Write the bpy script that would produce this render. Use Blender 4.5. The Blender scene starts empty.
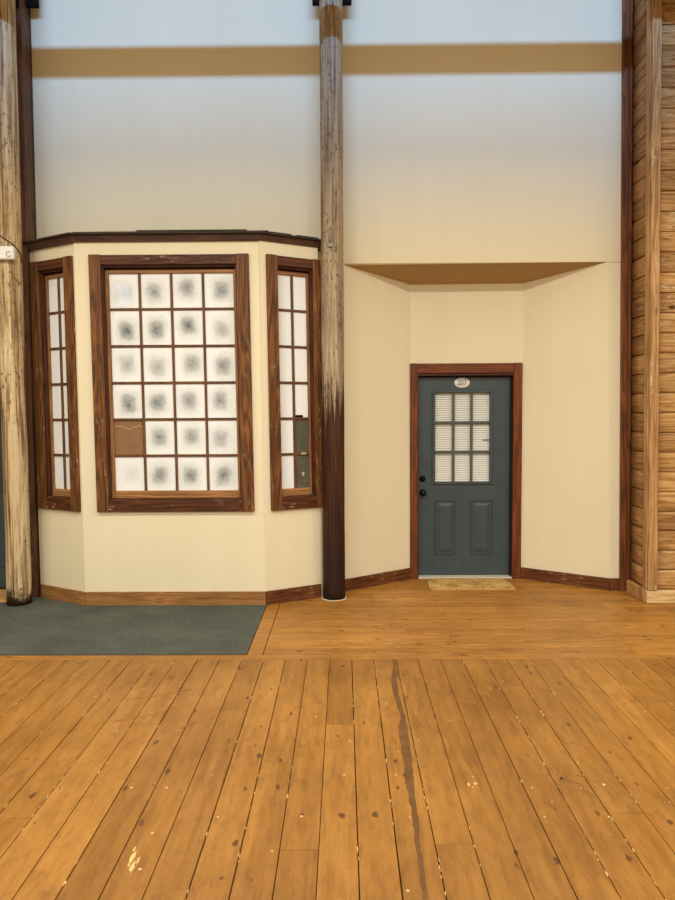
import bpy, bmesh, math, random
from mathutils import Vector, Matrix
random.seed(7)
SC = bpy.context.scene
COL = SC.collection
PI = math.pi

# ------------------------------------------------------------------ camera
F_PX = 700.0
pitch, yaw, roll = math.atan(36 / F_PX), math.radians(0.53), math.radians(0.30)
fw = Vector((-math.sin(yaw) * math.cos(pitch), math.cos(yaw) * math.cos(pitch), -math.sin(pitch)))
rt = Vector((math.cos(yaw), math.sin(yaw), 0))
up = rt.cross(fw)
r2 = rt * math.cos(roll) - up * math.sin(roll)
u2 = up * math.cos(roll) + rt * math.sin(roll)
cam = bpy.data.cameras.new('camera')
cam.sensor_fit = 'VERTICAL'
cam.sensor_height = 24.0
cam.lens = F_PX / 900.0 * 24.0
cam.clip_start = 0.05
co = bpy.data.objects.new('camera', cam)
COL.objects.link(co)
co.matrix_world = Matrix(((r2.x, u2.x, -fw.x, 0), (r2.y, u2.y, -fw.y, 0), (r2.z, u2.z, -fw.z, 1.64), (0, 0, 0, 1)))
SC.camera = co

# ------------------------------------------------------------------ light
AMB, DAY, LAMP, LAMP_NEAR = 0.45, 4000.0, 980.0, 225.0
SC.view_settings.view_transform = 'Standard'
SC.view_settings.look = 'None'
SC.view_settings.gamma = 1.0
SC.view_settings.use_curve_mapping = False
SC.view_settings.exposure = 0.0
w = bpy.data.worlds.new('hall_air')
SC.world = w
w.use_nodes = True
w.node_tree.nodes['Background'].inputs[0].default_value = (1.0, 0.74, 0.42, 1)
w.node_tree.nodes['Background'].inputs[1].default_value = AMB


def area(name, loc, target, sx, sy, power, col, spread=PI):
    l = bpy.data.lights.new(name, 'AREA')
    l.shape = 'RECTANGLE'
    l.size, l.size_y, l.energy, l.color, l.spread = sx, sy, power, col, spread
    o = bpy.data.objects.new(name, l)
    COL.objects.link(o)
    o.location = loc
    d = Vector(target) - Vector(loc)
    o.rotation_euler = d.to_track_quat('-Z', 'Y').to_euler()
    return o


# daylight through the long clerestory strip high across the hall
area('clerestory_daylight', (0, -9.0, 11.73), (0, 6.42, 4.8), 16, 0.8, DAY, (0.225, 0.475, 0.90))
# row of hall ceiling lamps
for lx in (-3.6, -1.2, 1.2, 3.6):
    area('hall_lamp', (lx, 3.5, 4.02), (lx, 3.5, 0), 1.4, 0.2, LAMP_NEAR / 4, (1.0, 0.96, 0.83))
    area('hall_lamp', (lx, -3.4, 5.02), (lx, -3.4, 0), 0.5, 0.5, LAMP / 4, (1.0, 0.96, 0.83))

# ------------------------------------------------------------------ materials


def nodes(name):
    m = bpy.data.materials.new(name)
    m.use_nodes = True
    t = m.node_tree
    return m, t, t.nodes['Principled BSDF']


def N(t, kind, **kw):
    n = t.nodes.new(kind)
    for k, v in kw.items():
        if k.startswith('i_'):
            n.inputs[k[2:].replace('_', ' ')].default_value = v
        else:
            setattr(n, k, v)
    return n


def math_n(t, op, a, b=None, clamp=False):
    n = t.nodes.new('ShaderNodeMath')
    n.operation = op
    n.use_clamp = clamp
    for i, v in enumerate((a, b)):
        if v is None:
            continue
        if isinstance(v, (int, float)):
            n.inputs[i].default_value = v
        else:
            t.links.new(v, n.inputs[i])
    return n.outputs[0]


def ramp(t, fac, stops):
    n = t.nodes.new('ShaderNodeValToRGB')
    e = n.color_ramp.elements
    while len(e) < len(stops):
        e.new(0.5)
    for q, (p, c) in zip(e, stops):
        q.position = p
        q.color = (*c, 1) if len(c) == 3 else c
    t.links.new(fac, n.inputs[0])
    return n.outputs[0]


def mixc(t, fac, a, b, mode='MIX'):
    n = t.nodes.new('ShaderNodeMix')
    n.data_type = 'RGBA'
    n.blend_type = mode
    for s, v in ((0, fac), (6, a), (7, b)):
        if isinstance(v, (int, float)):
            n.inputs[s].default_value = v
        elif isinstance(v, tuple):
            n.inputs[s].default_value = (*v, 1)
        else:
            t.links.new(v, n.inputs[s])
    return n.outputs[2]


def coords(t, scale=(1, 1, 1), src='Object', loc=(0, 0, 0)):
    tc = t.nodes.new('ShaderNodeTexCoord')
    mp = t.nodes.new('ShaderNodeMapping')
    mp.inputs['Scale'].default_value = scale
    mp.inputs['Location'].default_value = loc
    t.links.new(tc.outputs[src], mp.inputs[0])
    return mp.outputs[0]


def noise(t, vec, scale=1.0, detail=4.0, rough=0.55, dist=0.0):
    n = t.nodes.new('ShaderNodeTexNoise')
    n.inputs['Scale'].default_value = scale
    n.inputs['Detail'].default_value = detail
    n.inputs['Roughness'].default_value = rough
    n.inputs['Distortion'].default_value = dist
    t.links.new(vec, n.inputs['Vector'])
    return n.outputs['Fac']


def bump(t, b, h, strength, dist=0.01):
    n = t.nodes.new('ShaderNodeBump')
    n.inputs['Strength'].default_value = strength
    n.inputs['Distance'].default_value = dist
    t.links.new(h, n.inputs['Height'])
    t.links.new(n.outputs[0], b.inputs['Normal'])


def attr(t, name='rnd'):
    n = t.nodes.new('ShaderNodeAttribute')
    n.attribute_name = name
    s = t.nodes.new('ShaderNodeSeparateColor')
    t.links.new(n.outputs['Color'], s.inputs[0])
    return s.outputs


def plain(name, c, rough=0.5, metal=0.0, var=0.06, spec=0.4):
    m, t, b = nodes(name)
    f = noise(t, coords(t), 9, 4)
    hi = tuple(min(1, x * (1 + var)) for x in c)
    lo = tuple(x * (1 - var) for x in c)
    t.links.new(ramp(t, f, [(0.3, lo), (0.7, hi)]), b.inputs['Base Color'])
    b.inputs['Roughness'].default_value = rough
    b.inputs['Metallic'].default_value = metal
    b.inputs['Specular IOR Level'].default_value = spec
    return m


def wood(name, dark, mid, light, axis='Z', rough=0.55, grain=1.0, knots=0.0, tint=0.0, off=(0, 0, 0), wear=None, spec=0.3):
    """grain runs along axis; optional knots, per-board tint (attribute rnd) and pale worn flecks"""
    m, t, b = nodes(name)
    i = 'XYZ'.index(axis)
    s1 = [16.0 * grain] * 3
    s1[i] = 0.9 * grain
    s2 = [60.0 * grain] * 3
    s2[i] = 2.5 * grain
    v = coords(t, tuple(s1), loc=off)
    if tint:
        a = attr(t)
        add = t.nodes.new('ShaderNodeVectorMath')
        add.operation = 'MULTIPLY_ADD'
        comb = t.nodes.new('ShaderNodeCombineXYZ')
        for q in range(3):
            t.links.new(a[0], comb.inputs[q])
        t.links.new(comb.outputs[0], add.inputs[0])
        add.inputs[1].default_value = (37, 53, 71)
        t.links.new(v, add.inputs[2])
        v = add.outputs[0]
    f1 = noise(t, v, 0.55, 3, 0.5, 1.4)
    rings = math_n(t, 'FRACT', math_n(t, 'MULTIPLY', f1, 9.0))
    rings = math_n(t, 'ABSOLUTE', math_n(t, 'SUBTRACT', rings, 0.5))
    f2 = noise(t, coords(t, tuple(s2), loc=off), 1.0, 4, 0.6)
    f = math_n(t, 'ADD', math_n(t, 'MULTIPLY', rings, 0.75), math_n(t, 'MULTIPLY', f2, 0.62))
    col = ramp(t, f, [(0.2, dark), (0.48, mid), (0.78, light)])
    big = noise(t, coords(t, (1.5, 1.5, 1.5), loc=off), 1.3, 3)
    col = mixc(t, 1.0, col, ramp(t, big, [(0.3, (0.78, 0.76, 0.74)), (0.7, (1.15, 1.15, 1.15))]), 'MULTIPLY')
    if tint:
        lo = 1 - tint
        col = mixc(t, 1.0, col, ramp(t, a[1], [(0.0, (lo, lo * 0.97, lo * 0.94)), (1.0, (1 + tint * .5,) * 3)]), 'MULTIPLY')
    if knots:
        ks = [4.2] * 3
        ks[i] = 2.2
        vo = t.nodes.new('ShaderNodeTexVoronoi')
        vo.inputs['Scale'].default_value = 1.0
        kn = coords(t, tuple(ks), loc=off)
        t.links.new(kn, vo.inputs['Vector'])
        kf = ramp(t, vo.outputs['Distance'], [(knots * 0.45, (1, 1, 1)), (knots, (0, 0, 0))])
        col = mixc(t, kf, col, tuple(x * 0.35 for x in dark))
    if wear:
        ws = [34.0] * 3
        ws[i] = 9.0
        wf = noise(t, coords(t, tuple(ws), loc=off), 1.0, 5, 0.7)
        wm = noise(t, coords(t, (2, 2, 2), loc=off), 1.1, 2)
        wfac = math_n(t, 'MULTIPLY', ramp(t, wf, [(0.57, (0, 0, 0)), (0.64, (1, 1, 1))]), ramp(t, wm, [(0.5, (0, 0, 0)), (0.62, (1, 1, 1))]))
        col = mixc(t, wfac, col, wear)
    t.links.new(col, b.inputs['Base Color'])
    b.inputs['Roughness'].default_value = rough
    b.inputs['Specular IOR Level'].default_value = spec
    bump(t, b, f, 0.25, 0.004)
    return m


def wall_paint():
    m, t, b = nodes('cream_painted_board')
    f = noise(t, coords(t, (5, 5, 0.25)), 1.6, 3)
    g = noise(t, coords(t, (1, 1, 1)), 0.8, 4)
    c = mixc(t, 1.0, ramp(t, f, [(0.3, (0.80, 0.725, 0.535)), (0.7, (0.82, 0.745, 0.56))]),
             ramp(t, g, [(0.3, (0.97, 0.97, 0.96)), (0.7, (1.02, 1.02, 1.02))]), 'MULTIPLY')
    t.links.new(c, b.inputs['Base Color'])
    b.inputs['Roughness'].default_value = 0.75
    b.inputs['Specular IOR Level'].default_value = 0.2
    bump(t, b, noise(t, coords(t), 220, 3), 0.08, 0.002)
    return m


def floor_wood(name, axis, gain=1.0):
    """varnished pine boards, each board with its own tint, knots, scuffs and pale chips"""
    m, t, b = nodes(name)
    a = attr(t)
    i = 'XY'.index(axis)
    s = [9.0, 9.0, 1]
    s[i] = 0.55
    comb = t.nodes.new('ShaderNodeCombineXYZ')
    for q in range(2):
        t.links.new(math_n(t, 'MULTIPLY', a[0], 40.0), comb.inputs[q])
    add = t.nodes.new('ShaderNodeVectorMath')
    add.operation = 'ADD'
    t.links.new(coords(t, tuple(s)), add.inputs[0])
    t.links.new(comb.outputs[0], add.inputs[1])
    f1 = noise(t, add.outputs[0], 1.0, 4, 0.55, 1.2)
    s2 = [90.0, 90.0, 1]
    s2[i] = 3.0
    f2 = noise(t, coords(t, tuple(s2)), 1.0, 3)
    f = math_n(t, 'ADD', math_n(t, 'MULTIPLY', f1, 0.75), math_n(t, 'MULTIPLY', f2, 0.25))
    col = ramp(t, f, [(0.28, (0.27, 0.122, 0.026)), (0.5, (0.36, 0.170, 0.038)), (0.72, (0.44, 0.222, 0.058))])
    col = mixc(t, 1.0, col, ramp(t, a[1], [(0, (0.86, 0.84, 0.80)), (1, (1.10, 1.10, 1.10))]), 'MULTIPLY')
    wide = noise(t, coords(t, (0.8, 0.8, 1)), 1.2, 5, 0.6)
    col = mixc(t, 1.0, col, ramp(t, wide, [(0.32, (0.74, 0.70, 0.64)), (0.62, (1.08, 1.08, 1.08))]), 'MULTIPLY')
    col = mixc(t, 1.0, col, (0.99 * gain, 0.96 * gain, 0.85 * gain), 'MULTIPLY')
    bs = [26.0, 26.0, 1]
    bs[i] = 6.0
    bl_ = noise(t, coords(t, tuple(bs), loc=(1, 5, 0)), 1.0, 6, 0.7, 0.6)
    col = mixc(t, 1.0, col, ramp(t, bl_, [(0.30, (0.74, 0.70, 0.64)), (0.5, (1.0, 1.0, 1.0)), (0.7, (1.14, 1.15, 1.18))]), 'MULTIPLY')
    # knots
    ks = [7.5, 7.5, 1]
    ks[i] = 3.6
    dis = t.nodes.new('ShaderNodeVectorMath')
    dis.operation = 'ADD'
    nz = N(t, 'ShaderNodeTexNoise', i_Scale=30.0)
    t.links.new(coords(t), nz.inputs['Vector'])
    sc = t.nodes.new('ShaderNodeVectorMath')
    sc.operation = 'SCALE'
    sc.inputs['Scale'].default_value = 0.18
    t.links.new(nz.outputs['Color'], sc.inputs[0])
    t.links.new(coords(t, tuple(ks)), dis.inputs[0])
    t.links.new(sc.outputs[0], dis.inputs[1])
    vo = t.nodes.new('ShaderNodeTexVoronoi')
    vo.voronoi_dimensions = '2D'
    vo.inputs['Scale'].default_value = 1.0
    t.links.new(dis.outputs[0], vo.inputs['Vector'])
    sep = t.nodes.new('ShaderNodeSeparateColor')
    t.links.new(vo.outputs['Color'], sep.inputs[0])
    rad = math_n(t, 'MULTIPLY', math_n(t, 'MAXIMUM', math_n(t, 'SUBTRACT', sep.outputs[0], 0.45), 0.0), 0.17)
    k = math_n(t, 'SUBTRACT', rad, vo.outputs['Distance'])
    kf = ramp(t, math_n(t, 'ADD', math_n(t, 'MULTIPLY', k, 22.0), 0.5), [(0.35, (0, 0, 0)), (0.75, (1, 1, 1))])
    col = mixc(t, math_n(t, 'MULTIPLY', kf, 0.85), col, (0.085, 0.030, 0.010))
    # darker scuffs
    sw = [3.0, 3.0, 1]
    sw[i] = 1.6
    sf = noise(t, coords(t, tuple(sw), loc=(3.1, 8.7, 0)), 2.6, 7, 0.72, 1.6)
    col = mixc(t, math_n(t, 'MULTIPLY', ramp(t, sf, [(0.56, (0, 0, 0)), (0.68, (1, 1, 1))]), 0.55), col, (0.19, 0.078, 0.020))
    # pale chips
    v2 = t.nodes.new('ShaderNodeTexVoronoi')
    v2.voronoi_dimensions = '2D'
    v2.inputs['Scale'].default_value = 9.0
    t.links.new(coords(t), v2.inputs['Vector'])
    s3 = t.nodes.new('ShaderNodeSeparateColor')
    t.links.new(v2.outputs['Color'], s3.inputs[0])
    r3 = math_n(t, 'MULTIPLY', math_n(t, 'MAXIMUM', math_n(t, 'SUBTRACT', s3.outputs[1], 0.86), 0.0), 0.42)
    c3 = math_n(t, 'GREATER_THAN', r3, v2.outputs['Distance'])
    col = mixc(t, math_n(t, 'MULTIPLY', c3, 0.7), col, (0.80, 0.62, 0.35))
    t.links.new(col, b.inputs['Base Color'])
    t.links.new(ramp(t, wide, [(0.3, (0.52,) * 3), (0.7, (0.40,) * 3)]), b.inputs['Roughness'])
    b.inputs['Specular IOR Level'].default_value = 0.35
    bump(t, b, f, 0.12, 0.003)
    return m


def post_wood(name, kind):
    """peeled log: grain along Z, worm marks; the middle post is stained dark from the floor up"""
    m, t, b = nodes(name)
    f1 = noise(t, coords(t, (14, 14, 0.7)), 1.0, 4, 0.6, 1.5)
    f2 = noise(t, coords(t, (70, 70, 2.2)), 1.0, 4, 0.6)
    f = math_n(t, 'ADD', math_n(t, 'MULTIPLY', f1, 0.6), math_n(t, 'MULTIPLY', f2, 0.4))
    if kind == 'pale':
        col = ramp(t, f, [(0.37, (0.10, 0.052, 0.020)), (0.46, (0.33, 0.21, 0.098)), (0.53, (0.60, 0.46, 0.27)), (0.68, (0.76, 0.63, 0.42))])
    else:
        col = ramp(t, f, [(0.36, (0.11, 0.075, 0.045)), (0.46, (0.30, 0.220, 0.140)), (0.56, (0.43, 0.335, 0.225)), (0.70, (0.56, 0.46, 0.33))])
    sep = t.nodes.new('ShaderNodeSeparateXYZ')
    t.links.new(coords(t), sep.inputs[0])
    z = sep.outputs[2]
    # worm tracks and check cracks
    wf = noise(t, coords(t, (42, 42, 18), loc=(5, 2, 1)), 1.0, 3, 0.6, 0.8)
    wm = noise(t, coords(t, (3, 3, 1.2)), 1.0, 2)
    wfac = math_n(t, 'MULTIPLY', ramp(t, wf, [(0.57, (0, 0, 0)), (0.62, (1, 1, 1))]), ramp(t, wm, [(0.42, (0, 0, 0)), (0.58, (1, 1, 1))]))
    col = mixc(t, math_n(t, 'MULTIPLY', wfac, 0.75), col, (0.075, 0.040, 0.020))
    if kind == 'pale':
        df = noise(t, coords(t, (9, 9, 9)), 1.0, 4)
        zz = math_n(t, 'ADD', z, math_n(t, 'MULTIPLY', df, 0.34))
        low = ramp(t, math_n(t, 'MULTIPLY', zz, 2.0), [(0.46, (1, 1, 1)), (0.62, (0, 0, 0))])
        col = mixc(t, low, col, (0.035, 0.018, 0.010))
    else:
        df = noise(t, coords(t, (26, 26, 0.8)), 1.0, 4, 0.6)
        zz = math_n(t, 'ADD', z, math_n(t, 'MULTIPLY', df, 1.75))
        st = ramp(t, math_n(t, 'MULTIPLY', zz, 0.3), [(0.78, (1, 1, 1)), (0.85, (0, 0, 0))])
        stain = ramp(t, f2, [(0.38, (0.022, 0.006, 0.003)), (0.62, (0.085, 0.024, 0.008))])
        col = mixc(t, st, col, stain)
        lowz = ramp(t, z, [(0.25, (1, 1, 1)), (1.0, (0, 0, 0))])
        col = mixc(t, math_n(t, 'MULTIPLY', lowz, 0.8), col, (0.016, 0.006, 0.005))
    t.links.new(col, b.inputs['Base Color'])
    b.inputs['Roughness'].default_value = 0.6
    b.inputs['Specular IOR Level'].default_value = 0.3
    bump(t, b, math_n(t, 'SUBTRACT', f, math_n(t, 'MULTIPLY', wfac, 0.5)), 0.5, 0.008)
    return m


def frosted():
    """panes sprayed white: thin in the middle of each pane, where the grey room shows through"""
    m, t, b = nodes('white_sprayed_glass')
    a = attr(t)
    tc = t.nodes.new('ShaderNodeTexCoord')
    sep = t.nodes.new('ShaderNodeSeparateXYZ')
    t.links.new(tc.outputs['UV'], sep.inputs[0])
    du = math_n(t, 'SUBTRACT', sep.outputs[0], math_n(t, 'ADD', 0.40, math_n(t, 'MULTIPLY', a[0], 0.2)))
    dv = math_n(t, 'SUBTRACT', sep.outputs[1], math_n(t, 'ADD', 0.42, math_n(t, 'MULTIPLY', a[1], 0.16)))
    r = math_n(t, 'POWER', math_n(t, 'ADD', math_n(t, 'POWER', math_n(t, 'ABSOLUTE', du), 3.0), math_n(t, 'POWER', math_n(t, 'ABSOLUTE', dv), 3.0)), 0.3333)
    wob = noise(t, coords(t), 9.0, 3)
    r = math_n(t, 'ADD', r, math_n(t, 'MULTIPLY', math_n(t, 'SUBTRACT', wob, 0.5), 0.26))
    sm = ramp(t, r, [(0.04, (1, 1, 1)), (0.20, (0.62,) * 3), (0.29, (0.25,) * 3), (0.46, (0, 0, 0))])
    fine = ramp(t, noise(t, coords(t), 30.0, 2), [(0.3, (0.75,) * 3), (0.7, (1, 1, 1))])
    fac = math_n(t, 'MULTIPLY', math_n(t, 'MULTIPLY', sm, fine), a[2], True)
    col = mixc(t, fac, (0.90, 0.95, 1.0), (0.12, 0.135, 0.135))
    t.links.new(col, b.inputs['Base Color'])
    b.inputs['Roughness'].default_value = 0.04
    b.inputs['Specular IOR Level'].default_value = 0.5
    return m


def carpet_mat():
    m, t, b = nodes('grey_carpet')
    f = noise(t, coords(t), 120, 4, 0.8)
    g = noise(t, coords(t), 2.2, 4)
    rib = noise(t, coords(t, (6, 120, 1)), 1.0, 2)
    c = mixc(t, 1.0, ramp(t, f, [(0.34, (0.040, 0.045, 0.038)), (0.66, (0.155, 0.163, 0.142))]), ramp(t, g, [(0.3, (0.8,) * 3), (0.7, (1.15,) * 3)]), 'MULTIPLY')
    c = mixc(t, 1.0, c, ramp(t, rib, [(0.3, (0.85,) * 3), (0.7, (1.1,) * 3)]), 'MULTIPLY')
    t.links.new(c, b.inputs['Base Color'])
    b.inputs['Roughness'].default_value = 0.95
    b.inputs['Specular IOR Level'].default_value = 0.1
    bump(t, b, f, 0.6, 0.004)
    return m


def coir():
    m, t, b = nodes('worn_tan_mat')
    f = noise(t, coords(t), 34, 4, 0.75)
    h = noise(t, coords(t, (1, 1, 1)), 6, 4, 0.7)
    c = ramp(t, h, [(0.32, (0.34, 0.16, 0.035)), (0.46, (0.55, 0.33, 0.10)), (0.66, (0.66, 0.44, 0.16))])
    c = mixc(t, ramp(t, f, [(0.54, (0, 0, 0)), (0.64, (0.85,) * 3)]), c, (0.12, 0.06, 0.02))
    t.links.new(c, b.inputs['Base Color'])
    b.inputs['Roughness'].default_value = 0.95
    bump(t, b, f, 0.5, 0.006)
    return m


def clear_glass():
    m = bpy.data.materials.new('clear_glass')
    m.use_nodes = True
    t = m.node_tree
    t.nodes.clear()
    out = t.nodes.new('ShaderNodeOutputMaterial')
    mx = t.nodes.new('ShaderNodeMixShader')
    tr = t.nodes.new('ShaderNodeBsdfTransparent')
    gl = t.nodes.new('ShaderNodeBsdfGlossy')
    gl.inputs['Roughness'].default_value = 0.03
    mx.inputs[0].default_value = 0.05
    t.links.new(tr.outputs[0], mx.inputs[1])
    t.links.new(gl.outputs[0], mx.inputs[2])
    t.links.new(mx.outputs[0], out.inputs[0])
    return m


M = {}
M['paint'] = wall_paint()
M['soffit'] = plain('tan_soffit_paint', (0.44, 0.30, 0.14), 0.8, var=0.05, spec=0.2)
RD, RM, RL = (0.034, 0.010, 0.003), (0.125, 0.044, 0.011), (0.26, 0.108, 0.031)
M['case_z'] = wood('stained_casing_upright', RD, RM, RL, 'Z', wear=(0.42, 0.30, 0.20))
M['case_x'] = wood('stained_casing_rail', (0.024, 0.006, 0.002), (0.070, 0.019, 0.006), (0.14, 0.046, 0.014), 'X', off=(3, 1, 2), wear=(0.45, 0.33, 0.24))
M['jamb'] = wood('dark_jamb', (0.030, 0.009, 0.005), (0.070, 0.022, 0.010), (0.12, 0.040, 0.018), 'Z')
M['sash_z'] = wood('tan_sash_upright', (0.16, 0.070, 0.026), (0.29, 0.135, 0.050), (0.40, 0.20, 0.080), 'Z', off=(1, 7, 0))
M['sash_x'] = wood('tan_sash_rail', (0.18, 0.080, 0.028), (0.33, 0.155, 0.055), (0.45, 0.23, 0.090), 'X', off=(4, 7, 0))
M['munt'] = wood('brown_muntin', (0.060, 0.024, 0.010), (0.13, 0.055, 0.021), (0.20, 0.092, 0.036), 'Z', off=(9, 0, 0))
M['pane'] = frosted()
M['board'] = plain('brown_cardboard', (0.26, 0.142, 0.072), 0.8, var=0.12)
M['torn'] = plain('torn_paper_edge', (0.50, 0.31, 0.16), 0.8)
M['dimpane'] = plain('dark_dusty_pane', (0.105, 0.10, 0.082), 0.25, var=0.2)
M['chip'] = plain('pale_flake', (0.55, 0.42, 0.22), 0.8)
M['doorcase_z'] = wood('red_brown_door_casing', (0.065, 0.015, 0.004), (0.155, 0.040, 0.009), (0.23, 0.068, 0.017), 'Z', off=(2, 2, 5))
M['doorcase_x'] = wood('red_brown_door_head', (0.065, 0.015, 0.004), (0.155, 0.040, 0.009), (0.23, 0.068, 0.017), 'X', off=(2, 2, 5))
M['basered'] = wood('red_brown_baseboard', (0.050, 0.014, 0.005), (0.125, 0.038, 0.012), (0.21, 0.078, 0.025), 'X', off=(6, 1, 1), wear=(0.40, 0.24, 0.11))
M['basetan'] = wood('tan_baseboard', (0.17, 0.072, 0.020), (0.30, 0.138, 0.042), (0.42, 0.215, 0.075), 'X', off=(8, 1, 1))
M['slate'] = plain('slate_grey_door_paint', (0.050, 0.072, 0.084), 0.42, var=0.10)
M['slatedark'] = plain('dark_teal_door_paint', (0.030, 0.052, 0.058), 0.4, var=0.08)
M['doormunt'] = plain('grey_green_muntin', (0.085, 0.098, 0.082), 0.45)
M['blind'] = plain('white_blind_slat', (0.90, 0.91, 0.90), 0.5, var=0.02)
M['blindback'] = plain('grey_behind_blind', (0.40, 0.40, 0.38), 0.8)
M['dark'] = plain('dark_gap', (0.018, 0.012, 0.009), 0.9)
M['black'] = plain('black_metal', (0.010, 0.010, 0.011), 0.28, 0.6)
M['white'] = plain('white_plastic', (0.84, 0.85, 0.84), 0.35, var=0.02)
M['plate'] = plain('pale_number_plate', (0.72, 0.72, 0.70), 0.3, var=0.02)
M['ink'] = plain('dark_numeral_ink', (0.05, 0.04, 0.05), 0.5)
M['grey'] = plain('weathered_steel', (0.24, 0.23, 0.19), 0.45, 0.5, var=0.3)
M['cable'] = plain('brown_cable', (0.045, 0.026, 0.016), 0.5)
M['iron'] = plain('dark_brown_bracket', (0.010, 0.006, 0.005), 0.8, spec=0.1)
M['threshold'] = plain('pale_threshold', (0.66, 0.63, 0.55), 0.5)
M['fascia'] = wood('dark_eave_board', (0.028, 0.010, 0.007), (0.060, 0.024, 0.014), (0.11, 0.046, 0.026), 'X', off=(1, 5, 3))
M['shingle'] = plain('dark_shingle', (0.050, 0.038, 0.032), 0.8, var=0.35)
SD, SM, SL = (0.24, 0.105, 0.030), (0.52, 0.285, 0.100), (0.70, 0.45, 0.20)
M['siding_x'] = wood('pine_siding_facing', SD, SM, SL, 'X', tint=0.22, knots=0.10, off=(0, 4, 0), wear=(0.70, 0.55, 0.35))
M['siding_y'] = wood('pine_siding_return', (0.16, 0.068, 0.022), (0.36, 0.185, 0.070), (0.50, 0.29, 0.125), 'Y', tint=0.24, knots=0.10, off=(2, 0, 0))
M['cornerz'] = wood('pine_corner_board', (0.22, 0.10, 0.034), (0.44, 0.24, 0.092), (0.62, 0.40, 0.19), 'Z', knots=0.14, off=(5, 3, 0), wear=(0.62, 0.48, 0.30))
M['rawpine'] = wood('raw_pine_block', (0.42, 0.24, 0.090), (0.66, 0.46, 0.22), (0.76, 0.58, 0.33), 'X', knots=0.12, off=(7, 3, 0))
M['trimz'] = wood('brown_edge_trim', (0.085, 0.024, 0.008), (0.17, 0.056, 0.018), (0.27, 0.105, 0.038), 'Z', knots=0.12, off=(5, 9, 0))
M['stud_z'] = wood('brown_corner_stud', (0.060, 0.026, 0.014), (0.12, 0.050, 0.025), (0.19, 0.092, 0.052), 'Z', off=(3, 9, 4), knots=0.10)
M['studdark'] = wood('dark_corner_strip', (0.022, 0.008, 0.006), (0.048, 0.018, 0.011), (0.085, 0.036, 0.022), 'Z', off=(1, 9, 4))
M['floor_y'] = floor_wood('varnished_pine_long', 'Y', 0.95)
M['floor_x'] = floor_wood('varnished_pine_cross', 'X', 1.16)
M['carpet'] = carpet_mat()
M['coir'] = coir()
M['postpale'] = post_wood('peeled_pale_log', 'pale')
M['postdark'] = post_wood('stained_log', 'dark')
M['glass'] = clear_glass()
M['stain'] = plain('brown_glue_stain', (0.145, 0.064, 0.018), 0.5, var=0.25)
M['worn'] = plain('pale_worn_varnish', (0.52, 0.33, 0.12), 0.6, var=0.2)
M['scrape'] = plain('pale_scraped_wood', (0.66, 0.46, 0.19), 0.7, var=0.25)
M['scuff'] = plain('brown_scuff', (0.27, 0.120, 0.030), 0.5, var=0.35)
M['caulk'] = plain('pale_caulk', (0.70, 0.60, 0.44), 0.6)

# ------------------------------------------------------------------ mesh helpers


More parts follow.
